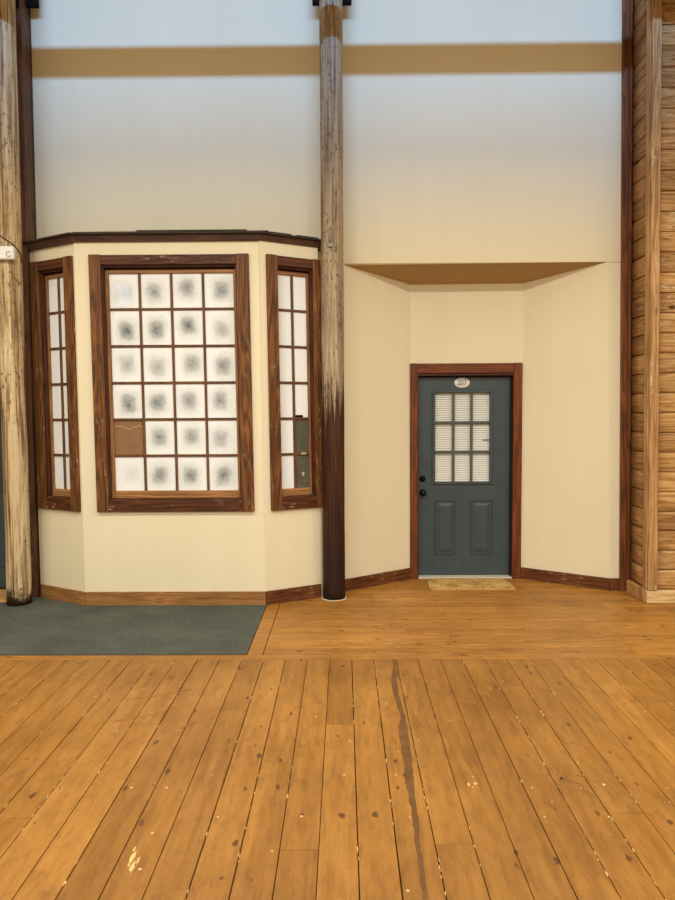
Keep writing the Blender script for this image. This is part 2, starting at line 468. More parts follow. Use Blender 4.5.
class MB:
    def __init__(self):
        self.bm = bmesh.new()
        self.rnd = self.bm.loops.layers.float_color.new('rnd')
        self.uv = self.bm.loops.layers.uv.new('UVMap')

    def box(self, x0, x1, y0, y1, z0, z1, bevel=0.0, rnd=None, mat=None):
        tmp = bmesh.new()
        vs = [tmp.verts.new((x, y, z)) for x in (x0, x1) for y in (y0, y1) for z in (z0, z1)]
        for f in ((0, 1, 3, 2), (4, 6, 7, 5), (0, 4, 5, 1), (2, 3, 7, 6), (0, 2, 6, 4), (1, 5, 7, 3)):
            tmp.faces.new([vs[i] for i in f])
        if bevel:
            bmesh.ops.bevel(tmp, geom=list(tmp.edges), offset=bevel, segments=1, affect='EDGES')
        self.merge(tmp, rnd, mat)

    def prism(self, pts, z0, z1, rnd=None, zs=None):
        """vertical prism over the plan polygon pts"""
        tmp = bmesh.new()
        lo = [tmp.verts.new((x, y, z0)) for x, y in pts]
        hi = [tmp.verts.new((x, y, z1 if zs is None else zs[i])) for i, (x, y) in enumerate(pts)]
        n = len(pts)
        tmp.faces.new(lo[::-1])
        tmp.faces.new(hi)
        for i in range(n):
            tmp.faces.new((lo[i], lo[(i + 1) % n], hi[(i + 1) % n], hi[i]))
        self.merge(tmp, rnd)

    def hexa(self, p):
        """box from 8 corners: bottom four, then top four"""
        tmp = bmesh.new()
        v = [tmp.verts.new(q) for q in p]
        for f in ((3, 2, 1, 0), (4, 5, 6, 7), (0, 1, 5, 4), (1, 2, 6, 5), (2, 3, 7, 6), (3, 0, 4, 7)):
            tmp.faces.new([v[i] for i in f])
        self.merge(tmp)

    def lathe(self, prof, origin, axis='Z', seg=24, wob=0.0, squash=(1, 1)):
        """prof: (radius, height) list along axis"""
        tmp = bmesh.new()
        rings = []
        for r, h in prof:
            ring = []
            for k in range(seg):
                a = 2 * PI * k / seg
                rr = r * (1 + wob * (math.sin(3 * a + h * 1.3) * 0.5 + math.sin(2 * a - h * 2.1) * 0.4 + math.sin(7 * a + h * 5) * 0.15))
                c, s = rr * math.cos(a) * squash[0], rr * math.sin(a) * squash[1]
                p = {'Z': (c, s, h), 'Y': (c, h, s), 'X': (h, c, s)}[axis]
                ring.append(tmp.verts.new(Vector(origin) + Vector(p)))
            rings.append(ring)
        for a, b in zip(rings, rings[1:]):
            for k in range(seg):
                f = tmp.faces.new((a[k], a[(k + 1) % seg], b[(k + 1) % seg], b[k]))
                f.smooth = True
        tmp.faces.new(rings[0][::-1])
        tmp.faces.new(rings[-1])
        self.merge(tmp)

    def tube(self, pts, r, seg=8):
        tmp = bmesh.new()
        rings = []
        P = [Vector(p) for p in pts]
        for i, p in enumerate(P):
            d = (P[min(i + 1, len(P) - 1)] - P[max(i - 1, 0)]).normalized()
            s = d.orthogonal().normalized() if i == 0 else (s - d * s.dot(d)).normalized()
            u = d.cross(s)
            rings.append([tmp.verts.new(p + (s * math.cos(2 * PI * k / seg) + u * math.sin(2 * PI * k / seg)) * r) for k in range(seg)])
        for a, b in zip(rings, rings[1:]):
            for k in range(seg):
                tmp.faces.new((a[k], a[(k + 1) % seg], b[(k + 1) % seg], b[k])).smooth = True
        tmp.faces.new(rings[0][::-1])
        tmp.faces.new(rings[-1])
        self.merge(tmp)

    def pane(self, x0, x1, y0, y1, z0, z1, rnd):
        tmp = bmesh.new()
        uv = tmp.loops.layers.uv.new('UVMap')
        vs = [tmp.verts.new((x, y, z)) for x in (x0, x1) for y in (y0, y1) for z in (z0, z1)]
        for f in ((0, 1, 3, 2), (4, 6, 7, 5), (0, 4, 5, 1), (2, 3, 7, 6), (0, 2, 6, 4), (1, 5, 7, 3)):
            fc = tmp.faces.new([vs[i] for i in f])
            for l in fc.loops:
                l[uv].uv = ((l.vert.co.x - x0) / (x1 - x0), (l.vert.co.z - z0) / (z1 - z0))
        self.merge(tmp, rnd)

    def merge(self, tmp, rnd=None, mat=None):
        bmesh.ops.recalc_face_normals(tmp, faces=list(tmp.faces))
        if rnd is None:
            rnd = (random.random(), random.random(), random.random(), 1)
        tuv = tmp.loops.layers.uv.get('UVMap')
        mp = {v: self.bm.verts.new(v.co) for v in tmp.verts}
        for f in tmp.faces:
            nf = self.bm.faces.new([mp[v] for v in f.verts])
            nf.smooth = f.smooth
            if mat is not None:
                nf.material_index = mat
            for a, b in zip(nf.loops, f.loops):
                a[self.rnd] = rnd
                if tuv:
                    a[self.uv].uv = b[tuv].uv
        tmp.free()

    def lean(self, k, z0=0.0):
        for v in self.bm.verts:
            v.co.x -= k * (v.co.z - z0)
        return self

    def build(self, name, mats, parent=None, loc=None):
        me = bpy.data.meshes.new(name)
        self.bm.to_mesh(me)
        self.bm.free()
        for m in (mats if isinstance(mats, (list, tuple)) else [mats]):
            me.materials.append(m)
        o = bpy.data.objects.new(name, me)
        COL.objects.link(o)
        if parent:
            o.parent = parent
        if loc:
            o.location = loc
        return o


def tag(o, label=None, cat=None, group=None, kind=None):
    for k, v in (('label', label), ('category', cat), ('group', group), ('kind', kind)):
        if v:
            o[k] = v
    return o


def empty(name, loc, rz=0.0):
    o = bpy.data.objects.new(name, None)
    COL.objects.link(o)
    o.location = loc
    o.rotation_euler = (0, 0, rz)
    o.empty_display_size = 0.1
    return o


def struct(o, label=None, cat=None):
    return tag(o, label, cat, kind='structure')


# ------------------------------------------------------------------ floor
sub = MB()
sub.box(-5.0, 5.0, -3.0, 8.0, -0.20, -0.02)
floor = struct(sub.build('floor', M['dark']), 'orange brown varnished pine board floor', 'floor')
PW = 0.1475
fl = MB()
x = 0.045 - PW * 31
while x < 4.7:
    y = -2.5 + random.random() * 2.5
    segs = [-3.0]
    while y < 4.2:
        if y > -2.5:
            segs.append(y)
        y += 2.8 + random.random() * 2.4
    segs.append(4.608)
    g = random.choice((0.0012, 0.0014, 0.002, 0.0028))
    for a, b in zip(segs, segs[1:]):
        fl.box(x + g, x + PW - g, a + 0.0012, b - 0.0012, -0.02, random.uniform(-0.0012, 0), 0.0012)
    x += PW
fl.build('floor_boards', M['floor_y'], floor)
fx = MB()
fx.box(-5, 5, 4.612, 4.695, -0.02, 0.0, 0.0012)           # board that closes the long run
y = 4.697
while y < 7.2:
    segs = [-0.560] + sorted(random.uniform(0.2, 4.4) for _ in range(2)) + [5.0]
    for a, b in zip(segs, segs[1:]):
        if b - a > 0.05:
            fx.box(a + 0.001, b - 0.001, y + 0.0008, y + 0.1445, -0.02, random.uniform(-0.001, 0), 0.001)
    y += 0.1455
fx.box(-0.668, -0.564, 4.698, 6.40, -0.02, 0.001, 0.001)   # border board beside the carpet
fx.box(-5, -0.672, 4.698, 7.4, -0.02, -0.002)
fx.build('cross_boards', M['floor_x'], floor)


def blob(name, mat, outline, z, thick=0.0012):
    b = MB()
    b.prism(outline, z - 0.001, z + thick)
    return b.build(name, mat, floor)


# brown glue streak running down one board, thin and ragged
cl = [(0.325, 4.60, .012), (0.318, 4.42, .014), (0.318, 4.36, .034), (0.300, 4.24, .030), (0.297, 4.05, .026), (0.306, 3.85, .024), (0.315, 3.72, .020),
      (0.300, 3.60, .040), (0.298, 3.45, .046), (0.296, 3.30, .040), (0.292, 3.18, .034), (0.285, 3.10, .044), (0.284, 3.02, .030), (0.284, 2.88, .022),
      (0.284, 2.74, .020), (0.276, 2.62, .017), (0.272, 2.45, .015), (0.266, 2.25, .013)]
rr = random.Random(3)
fine = []
for (xa, ya, wa), (xb, yb, wb_) in zip(cl, cl[1:]):
    for k in range(5):
        u = k / 5
        fine.append((xa + (xb - xa) * u + rr.uniform(-.002, .002), ya + (yb - ya) * u, (wa + (wb_ - wa) * u) * .9))
L = [(x - w_ / 2 - rr.uniform(0, .006), y) for x, y, w_ in fine]
R = [(x + w_ / 2 + rr.uniform(0, .005), y) for x, y, w_ in fine]
tag(blob('glue_streak', M['stain'], L + R[::-1], 0.0004), 'long dark glue streak')


def splat(cx, cy, sx, sy, n, seed):
    q = random.Random(seed)
    return [(cx + sx * math.cos(2 * PI * k / n) * q.uniform(.45, 1.1), cy + sy * math.sin(2 * PI * k / n) * q.uniform(.45, 1.1)) for k in range(n)]


deb = MB()
q = random.Random(21)
xs = [0.045 + PW * k for k in range(-14, 15)]
for _ in range(520):
    x_ = q.choice(xs) + q.uniform(-.003, .003)
    y_ = 2.2 + 2.4 * q.random()
    if math.sin(y_ * 5 + x_ * 30) + math.sin(x_ * 77) < 0.1:
        continue
    deb.prism(splat(x_, y_, q.uniform(.0012, .003), q.uniform(.004, .022), 6, q.random()), -0.004, 0.0008)
tag(deb.build('seam_debris', M['scrape'], floor), 'pale grit packed in the board seams', kind='stuff')
sc_ = MB()
for _ in range(90):
    x_, y_ = q.uniform(-0.3, 2.6), 4.70 + abs(q.gauss(0, .38))
    if y_ > 6.2:
        continue
    w_ = q.uniform(.01, .12)
    sc_.prism(splat(x_, y_, w_, q.uniform(.0005, .0016), 8, q.random()), -0.001, 0.0012)
tag(sc_.build('scratch_line', M['worn'], floor), 'pale worn scratches across the boards', kind='stuff')
sp = MB()
for cx, cy, sx, sy, s in ((-.792, 2.50, .010, .060, 1), (-.776, 2.455, .009, .045, 2), (-.765, 2.49, .005, .03, 3), (-.80, 2.56, .005, .018, 4)):
    sp.prism(splat(cx, cy, sx, sy, 14, s), -0.001, 0.0012)
tag(sp.build('scrape_mark', M['scrape'], floor), 'pale bare scrape in the varnish')
sp = MB()
for cx, cy, sx, sy, s in ((.545, 3.02, .006, .022, 5), (.575, 3.03, .010, .016, 6), (.575, 3.09, .006, .010, 7), (1.14, 3.02, .011, .012, 9), (.56, 3.0, .005, .01, 10),
                          (-.16, 3.72, .005, .02, 11), (1.66, 3.42, .010, .012, 12), (.27, 2.62, .006, .012, 13)):
    sp.prism(splat(cx, cy, sx, sy, 9, s), -0.001, 0.0012)
tag(sp.build('paint_fleck', M['rawpine'], floor), 'cream paint flecks')

scf = MB()
for pts_, wd in (([(.92, 2.98), (.97, 3.08), (1.0, 3.22)], .012), ([(.97, 3.08), (1.03, 3.03), (1.07, 2.92)], .012), ([(.97, 3.08), (.94, 2.95), (.93, 2.86)], .010), ([(1.02, 3.12), (1.1, 3.08), (1.16, 3.02)], .010),
                 ([(.74, 4.28), (.78, 4.2), (.84, 3.98), (.88, 3.86)], .010), ([(1.35, 4.30), (1.40, 4.12), (1.50, 4.05)], .010), ([(1.75, 3.92), (1.95, 3.93), (2.15, 3.96)], .010), ([(1.12, 3.42), (1.2, 3.38)], .020),
                 ([(-.95, 3.85), (-1.05, 3.75), (-1.25, 3.66)], .012), ([(-1.3, 3.95), (-1.15, 3.98), (-.92, 4.1)], .010), ([(-1.45, 3.2), (-1.55, 3.05), (-1.72, 2.88)], .030), ([(-.86, 3.58), (-.80, 3.66)], .020), ([(1.62, 3.0), (1.66, 2.9), (1.66, 2.72)], .012),
                 ([(1.5, 3.1), (1.6, 3.02), (1.64, 2.9)], .012), ([(2.0, 4.5), (2.3, 4.1)], .03), ([(-.55, 3.42), (-.62, 3.3)], .010)):
    for (xa, ya), (xb, yb) in zip(pts_, pts_[1:]):
        d_ = Vector((xb - xa, yb - ya, 0))
        n_ = Vector((-d_.y, d_.x, 0)).normalized() * wd / 2
        k_ = 6
        e1, e2 = [], []
        for i in range(k_ + 1):
            p_ = Vector((xa, ya, 0)) + d_ * (i / k_)
            e1.append((p_ + n_ * rr.uniform(.3, 1.9))[:2])
            e2.append((p_ - n_ * rr.uniform(.3, 1.2))[:2])
        scf.prism(e1 + e2[::-1], -0.001, 0.0008)
tag(scf.build('scuff_mark', M['scuff'], floor), 'brown scuff marks worn into the boards')

# carpet laid in the recessed corner
cp = MB()
cp.prism([(-5, 4.70), (-0.672, 4.70), (-0.672, 5.925), (-2.245, 5.925), (-2.76, 6.215), (-2.95, 6.22), (-2.95, 6.48), (-5, 6.48)], -0.002, 0.007)
carpet = tag(cp.build('carpet', M['carpet']), 'dark grey flat carpet covering the floor in front of the bay window', 'carpet')

# ------------------------------------------------------------------ walls
TOP = 7.2
wb = MB()
Y0, Y1 = 6.42, 6.56
SZ = 3.0
wb.hexa([(-5, Y0, SZ), (2.75, Y0, SZ), (2.75, Y1, SZ), (-5, Y1, SZ), (-5, Y0, TOP), (2.75, Y0, TOP), (2.75, Y1, TOP), (-5, Y1, TOP)])
wb.hexa([(-2.95, Y0, 0), (0.0, Y0, 0), (0.0, Y1 - .12, 0), (-2.95, Y1 - .12, 0), (-2.95, Y0, SZ), (0.012, Y0, SZ), (0.012, Y1 - .12, SZ), (-2.95, Y1 - .12, SZ)])
wb.hexa([(2.450, Y0, 0), (2.75, Y0, 0), (2.75, Y1 - .12, 0), (2.450, Y1 - .12, 0), (2.392, Y0, SZ), (2.75, Y0, SZ), (2.75, Y1 - .12, SZ), (2.392, Y1 - .12, SZ)])
wall_back = struct(wb.build('wall_back', M['paint']), 'tall cream back wall of the hall', 'wall')

jl = MB()
jl.box(2.400, 2.505, 6.4185, 6.4205, 2.992, 2.997)
jl.build('board_joint', M['soffit'], wall_back)
# doorway recess: two splayed walls, a back wall with the door opening, a sloping soffit
al = MB()
al.hexa([(0.0, 6.42, 0), (0.665, 6.90, 0), (0.665, 7.0, 0), (0.0, 6.54, 0), (0.012, 6.42, 3.02), (0.652, 6.90, 2.92), (0.652, 7.0, 2.92), (0.012, 6.54, 3.02)])
al.hexa([(2.450, 6.42, 0), (2.450, 6.54, 0), (1.768, 7.0, 0), (1.768, 6.90, 0), (2.392, 6.42, 3.02), (2.392, 6.54, 3.02), (1.752, 7.0, 2.92), (1.752, 6.90, 2.92)])
al.box(0.64, 0.724, 6.90, 7.06, 0, 2.94)
al.box(1.68, 1.79, 6.90, 7.06, 0, 2.94)
al.box(0.724, 1.68, 6.90, 7.06, 2.035, 2.94)
struct(al.build('wall_alcove', M['paint']), 'cream splayed walls of the recess around the grey door', 'wall')
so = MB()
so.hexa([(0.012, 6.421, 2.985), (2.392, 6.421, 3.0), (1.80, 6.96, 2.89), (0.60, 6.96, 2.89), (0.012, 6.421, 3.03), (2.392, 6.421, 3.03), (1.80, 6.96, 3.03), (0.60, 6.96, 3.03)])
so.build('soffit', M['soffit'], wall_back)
dk = MB()
dk.box(-5, 5, 7.35, 7.4, 0, 3.2)
struct(dk.build('wall_beyond', M['dark']), 'dark space behind the doors', 'wall')

# bay
BL = 0.59
DX, DY = 0.870, 0.4926
FLx, FRx, BY = -2.237, -0.677, 5.95
LEAN = 0.009
BT = 3.10


def bay_wall(opening):
    """panel in local coords: x along, y inward, with a rectangular opening"""
    L_, a, b, c, d = opening
    m = MB()
    m.box(0, a, 0, 0.10, 0, BT)
    m.box(b, L_, 0, 0.10, 0, BT)
    m.box(a, b, 0, 0.10, 0, c)
    m.box(a, b, 0, 0.10, d, BT)
    return m


BR = 0.550
LB, RB = (FLx - BL * DX, BY + BL * DY), (FRx + BR * DX, BY + BR * DY)
ANG = math.atan2(DY, DX)
wf = bay_wall((FRx - FLx, 0.180, 1.390, 0.89, 2.92)).lean(LEAN).build('wall_bay', M['paint'], None, (FLx, BY, 0))
struct(wf, 'cream wall of the bay under the roof ledge', 'wall')


def side_panel(loc, rz, flip):
    m = MB()
    L_ = BL if flip else BR
    a, b = (0.110, 0.500) if not flip else (BL - 0.500, BL - 0.110)
    m.box(0, a, 0, 0.10, 0, BT)
    m.box(b, L_, 0, 0.10, 0, BT)
    m.box(a, b, 0, 0.10, 0, 0.89)
    m.box(a, b, 0, 0.10, 2.92, BT)
    m.lean(LEAN)
    o = m.build('bay_side', M['paint'], wf)
    o.location = (loc[0] - FLx, loc[1] - BY, 0)
    o.rotation_euler = (0, 0, rz)
    return o


side_panel((FRx, BY), ANG, False)
side_panel(LB, -ANG, True)
rc = MB()
rc.box(RB[0] - 0.10 - FLx, RB[0] - FLx - .002, RB[1] + .07 - BY, 6.42 - BY, 0, BT)
rc.lean(LEAN)
rc.build('bay_return', M['paint'], wf)

# bay roof: fascia boards, shingle courses, lid
EO = 0.045
roof = empty('bay_roof', (FLx, BY, 0))
struct(roof, 'shallow dark shingled roof ledge capping the bay window', 'roof')


def offs(e, back=0.0):
    k = e * math.tan(ANG / 2)
    fl_, fr_ = (FLx - k, BY - e), (FRx + k, BY - e)
    s = 0.70 + back
    return [(fl_[0] - s * DX, fl_[1] + s * DY), fl_, fr_, (fr_[0] + s * DX, fr_[1] + s * DY)]


def tip(p):
    # end the eave against the wall plane
    return p


def eave_layer(e0, z0, z1, e1=None, inner=0.0):
    e1 = e0 if e1 is None else e1
    A, B, I = offs(e0), offs(e1), offs(inner)
    m = MB()
    lx, rx = -2.84, -0.163

    def clip(P):
        out = list(P)
        (x1, y1), (x2, y2) = P[1], P[0]
        t_ = (lx - x1) / (x2 - x1)
        out[0] = (lx, y1 + (y2 - y1) * t_)
        (x1, y1), (x2, y2) = P[2], P[3]
        t_ = (rx - x1) / (x2 - x1)
        out[3] = (rx, y1 + (y2 - y1) * t_)
        return out
    A, B, I = clip(A), clip(B), clip(I)
    for i in range(3):
        m.hexa([(*A[i], z0), (*A[i + 1], z0), (*I[i + 1], z0), (*I[i], z0), (*B[i], z1), (*B[i + 1], z1), (*I[i + 1], z1), (*I[i], z1)])
    for v in m.bm.verts:
        v.co.x -= FLx
        v.co.y -= BY
    m.lean(LEAN)
    return m


eave_layer(0.03, 3.094, 3.146, 0.042, -0.10).build('fascia', M['fascia'], roof)
eave_layer(0.070, 3.146, 3.158, 0.072, -0.42).build('shingle_course', M['shingle'], roof)
ex = MB()
for a, b, z in ((-2.05, -1.30, 3.158), (-1.72, -0.80, 3.168), (-2.25, -1.95, 3.157), (-1.0, -0.62, 3.158)):
    ex.box(a - FLx, b - FLx, -0.055, 0.25, z, z + 0.009)
for a, b in ((0.05, 0.25), (0.30, 0.50)):
    p0 = (FRx + a * DX - FLx, a * DY)
    p1 = (FRx + b * DX - FLx, b * DY)
    n = (0.49 * .05, -0.87 * .05)
    ex.hexa([(p0[0] + n[0], p0[1] + n[1], 3.157), (p1[0] + n[0], p1[1] + n[1], 3.157), (p1[0] - .05, p1[1] + .09, 3.157), (p0[0] - .05, p0[1] + .09, 3.157),
             (p0[0] + n[0], p0[1] + n[1], 3.168), (p1[0] + n[0], p1[1] + n[1], 3.168), (p1[0] - .05, p1[1] + .09, 3.168), (p0[0] - .05, p0[1] + .09, 3.168)])
ex.build('lifted_shingle', M['shingle'], roof)
lid = MB()
lid.prism([(-2.74 - FLx, 0.31), (0, 0.0), (FRx - FLx, 0.0), (-0.21 - FLx, 0.27), (-0.21 - FLx, 0.465), (-2.74 - FLx, 0.465)], 3.10, 3.155)
lid.lean(LEAN)
lid.build('roof_deck', M['shingle'], roof)

# ------------------------------------------------------------------ windows


def window(name, loc, rz, ox0, ox1, ix0, ix1, gx0, gx1, cols, label, blank, dark):
    """local coords: x along the wall, y inward, z up; casing outer/inner, glass opening"""
    root = struct(empty(name, loc, rz), label, 'window')
    OZ0, OZ1, IZ0, IZ1, GZ0, GZ1 = 0.815, 2.985, 0.912, 2.900, 0.988, 2.842
    c = MB()
    c.box(ox0, ix0, -0.032, 0.0, OZ0, OZ1, .003)
    c.box(ix1, ox1, -0.032, 0.0, OZ0, OZ1, .003)
    c.lean(.012, 1.9).build('casing_upright', M['case_z'], root)
    c = MB()
    c.box(ix0, ix1, -0.030, 0.0, IZ1, OZ1 - .004, .003)
    c.box(ix0, ix1, -0.030, 0.0, OZ0, IZ0, .003)
    c.lean(.012, 1.9).build('casing_rail', M['case_x'], root)
    # jamb lining and sill
    j = MB()
    j.box(ix0 - .002, ix0 + .012, 0.0, 0.10, IZ0, IZ1)
    j.box(ix1 - .012, ix1 + .002, 0.0, 0.10, IZ0, IZ1)
    j.box(ix0 + .012, ix1 - .012, 0.0, 0.10, IZ1 - .014, IZ1)
    j.lean(.012, 1.9).build('jamb', M['jamb'], root)
    s = MB()
    s.hexa([(ix0 + .012, 0, IZ0), (ix1 - .012, 0, IZ0), (ix1 - .012, .1, IZ0), (ix0 + .012, .1, IZ0),
            (ix0 + .012, 0, IZ0 + .008), (ix1 - .012, 0, IZ0 + .008), (ix1 - .012, .1, IZ0 + .022), (ix0 + .012, .1, IZ0 + .022)])
    s.lean(.012, 1.9).build('sill', M['case_x'], root)
    # sash
    sw = 0.030
    a = MB()
    a.box(gx0 - sw, gx0, 0.042, 0.082, GZ0 - .062, GZ1 + .028, .002)
    a.box(gx1, gx1 + sw, 0.042, 0.082, GZ0 - .062, GZ1 + .028, .002)
    a.lean(.012, 1.9).build('sash_stile', M['sash_z'], root)
    a = MB()
    a.box(gx0, gx1, 0.042, 0.082, GZ1, GZ1 + .028, .002)
    a.box(gx0, gx1, 0.042, 0.082, GZ0 - .062, GZ0, .002)
    a.lean(.012, 1.9).build('sash_rail', M['sash_x'], root)
    # filler between sash and jamb
    a = MB()
    a.box(ix0 + .012, gx0 - sw, 0.055, 0.085, IZ0 + .02, IZ1 - .014)
    a.box(gx1 + sw, ix1 - .012, 0.055, 0.085, IZ0 + .02, IZ1 - .014)
    a.box(gx0 - sw, gx1 + sw, 0.060, 0.085, GZ1 + .028, IZ1 - .014)
    a.lean(.012, 1.9).build('stop', M['jamb'], root)
    mw = 0.021
    pw = (gx1 - gx0 - mw * (cols - 1)) / cols
    ph = (GZ1 - GZ0 - mw * 5) / 6
    mu = MB()
    for k in range(1, cols):
        xx = gx0 + k * (pw + mw) - mw
        mu.box(xx, xx + mw, 0.048, 0.073, GZ0, GZ1, .003)
    for k in range(1, 6):
        zz = GZ0 + k * (ph + mw) - mw
        mu.box(gx0, gx1, 0.050, 0.071, zz, zz + mw, .003)
    mu.lean(.012, 1.9).build('muntin', M['munt'], root)
    pn = MB()
    rects = {}
    for r in range(6):
        for k in range(cols):
            xx = gx0 + k * (pw + mw)
            zz = GZ0 + r * (ph + mw)
            rects[(k, r)] = (xx, zz, pw, ph)
            if (k, r) in blank or (k, r) in dark:
                continue
            st = 0.0 if cols < 4 else (0.25 if (k, r) == (0, 0) else random.uniform(0.60, 1.0))
            pn.pane(xx - .004, xx + pw + .004, 0.063, 0.067, zz - .004, zz + ph + .004, (random.random(), random.random(), st, 1))
    pn.lean(.012, 1.9).build('pane', M['pane'], root)
    return root, rects


# front window
w1, rects = window('window_1', (FLx, BY, 0), 0, 0.114, 1.458, 0.214, 1.352, 0.255, 1.315, 4,
                   'large brown framed 24 pane window in the front of the bay', {(0, 1)}, set())
xx, zz, pw, ph = rects[(0, 1)]
b = MB()
b.box(xx - .004, xx + pw + .004, 0.062, 0.067, zz - .004, zz + ph + .004)
b.lean(.012, 1.9)
cb = tag(b.build('cardboard_pane', M['board'], w1), 'brown cardboard filling one pane')
b = MB()
pts = [(xx + pw * t_, zz + ph * (0.80 + 0.05 * math.sin(9 * t_) + 0.02 * math.sin(31 * t_))) for t_ in [i / 14 for i in range(15)]]
for (xa, za), (xb, zb) in zip(pts, pts[1:]):
    b.hexa([(xa, .0605, za - .004), (xb, .0605, zb - .004), (xb, .062, zb - .004), (xa, .062, za - .004), (xa, .0605, za + .004), (xb, .0605, zb + .004), (xb, .062, zb + .004), (xa, .062, za + .004)])
b.lean(.012, 1.9)
b.build('torn_edge', M['torn'], cb)

# right side window
w2, rects = window('window_2', (FRx, BY, 0), ANG, 0.040, 0.547, 0.137, 0.473, 0.168, 0.443, 2,
                   'narrow brown framed side window of the bay next to the middle log post', set(), {(1, 0), (1, 1)})
d = MB()
for r in (0, 1):
    xx, zz, pw, ph = rects[(1, r)]
    d.box(xx - .004, xx + pw + .004, 0.063, 0.067, zz - .004, zz + ph + .004)
d.lean(.012, 1.9)
dp = tag(d.build('dark_pane', M['dimpane'], w2), 'dark dusty bare panes')
xx, zz, pw, ph = rects[(1, 0)]
b = MB()
b.lathe([(0.001, 0.0), (0.022, 0.001), (0.018, 0.004), (0.001, 0.005)], (xx + pw * .55, 0.0575, zz + ph * .40), 'Y', 9, 0.3, (0.7, 1.3))
b.box(xx + pw * .35, xx + pw * .75, .044, .050, zz + ph + .004, zz + ph + .022, .002)
b.lean(.012, 1.9)
tag(b.build('paper_scrap', M['chip'], w2), 'pale torn scrap stuck on the dark pane')
xx, zz, pw, ph = rects[(1, 2)]
b = MB()
b.box(xx + .004, xx + pw * .6, .055, .0625, zz, zz + .020, .003)
b.lean(.012, 1.9)
b.build('latch', M['black'], w2)

# left side window
w3, rects = window('window_3', (LB[0], LB[1], 0), -ANG, BL - 0.572, BL - 0.040, BL - 0.473, BL - 0.137, BL - 0.443, BL - 0.168, 2,
                   'narrow brown framed side window of the bay next to the left log post', set(), set())

# ------------------------------------------------------------------ baseboards


def base(name, mat, p0, p1, h, th, label, ends=(0, 0)):
    L_ = math.hypot(p1[0] - p0[0], p1[1] - p0[1])
    m = MB()
    m.box(-ends[0], L_ + ends[1], -th, 0, 0.001, h, .003)
    o = m.build(name, mat, None, (p0[0], p0[1], 0))
    o.rotation_euler = (0, 0, math.atan2(p1[1] - p0[1], p1[0] - p0[0]))
    return struct(o, label, 'baseboard')


base('baseboard_bay', M['basetan'], (FLx, BY), (FRx, BY), 0.120, 0.018, 'tan baseboard under the large bay window')
base('baseboard_bay_left', M['basetan'], LB, (FLx, BY), 0.120, 0.018, 'tan baseboard on the left side of the bay', (-.02, .002))
base('baseboard_bay_right', M['basered'], (FRx, BY), RB, 0.120, 0.018, 'brown baseboard on the right side of the bay', (.002, -.02))
base('baseboard_alcove_left', M['basered'], (0.005, 6.42), (0.655, 6.892), 0.112, 0.018, 'red brown baseboard left of the door', (0.01, 0))
base('baseboard_alcove_right', M['basered'], (1.758, 6.898), (2.450, 6.42), 0.112, 0.018, 'red brown baseboard right of the door', (0, .005))
base('baseboard_back', M['basered'], (2.450, 6.42), (2.54, 6.42), 0.112, 0.020, 'short red brown baseboard in the right corner')

# ------------------------------------------------------------------ door 207
door = struct(empty('door_1', (0.75, 6.90, 0)), 'slate grey door with nine panes numbered 207', 'door')
c = MB()
c.box(-0.100, -0.026, -0.022, 0.0, 0, 2.13, .003)
c.box(0.912, 0.998, -0.022, 0.0, 0, 2.13, .003)
c.build('casing_upright', M['doorcase_z'], door)
c = MB()
c.box(-0.026, 0.912, -0.021, 0.0, 2.035, 2.128, .003)
c.build('casing_head', M['doorcase_x'], door)
c = MB()
c.box(-0.026, -0.016, 0.0, 0.155, 0, 2.035)
c.box(0.918, 0.930, 0.0, 0.155, 0, 2.035)
c.box(-0.016, 0.918, 0.0, 0.155, 2.012, 2.035)
c.build('jamb', M['jamb'], door)
c = MB()
c.box(-0.016, 0.911, -0.02, 0.13, 0.001, 0.014, .003)
c.build('threshold', M['threshold'], door)
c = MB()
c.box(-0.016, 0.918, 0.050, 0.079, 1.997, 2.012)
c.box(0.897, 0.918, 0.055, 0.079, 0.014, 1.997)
c.build('shade_and_jamb_strip', M['dark'], door)  # header's shadow painted as a dark strip; side piece widens the dark jamb
# slab with an opening for the glazing
GX0, GX1, GZ0, GZ1 = 0.150, 0.708, 0.955, 1.850
YF = 0.080
s = MB()
s.box(-0.013, GX0, YF, YF + .044, 0.018, 2.008)
s.box(GX1, 0.915, YF, YF + .044, 0.018, 2.008)
s.box(GX0, GX1, YF, YF + .044, 0.018, GZ0)
s.box(GX0, GX1, YF, YF + .044, GZ1, 2.008)
slab = s.build('slab', M['slate'], door)


def frame_ring(m, x0, x1, z0, z1, wd, y0, y1, bev=.004):
    m.box(x0, x0 + wd, y0, y1, z0, z1, bev)
    m.box(x1 - wd, x1, y0, y1, z0, z1, bev)
    m.box(x0 + wd, x1 - wd, y0, y1, z1 - wd, z1, bev)
    m.box(x0 + wd, x1 - wd, y0, y1, z0, z0 + wd, bev)


m = MB()
frame_ring(m, 0.128, 0.730, 0.932, 1.874, 0.030, YF - .016, YF + .004)
m.build('glazing_frame', M['slate'], slab)
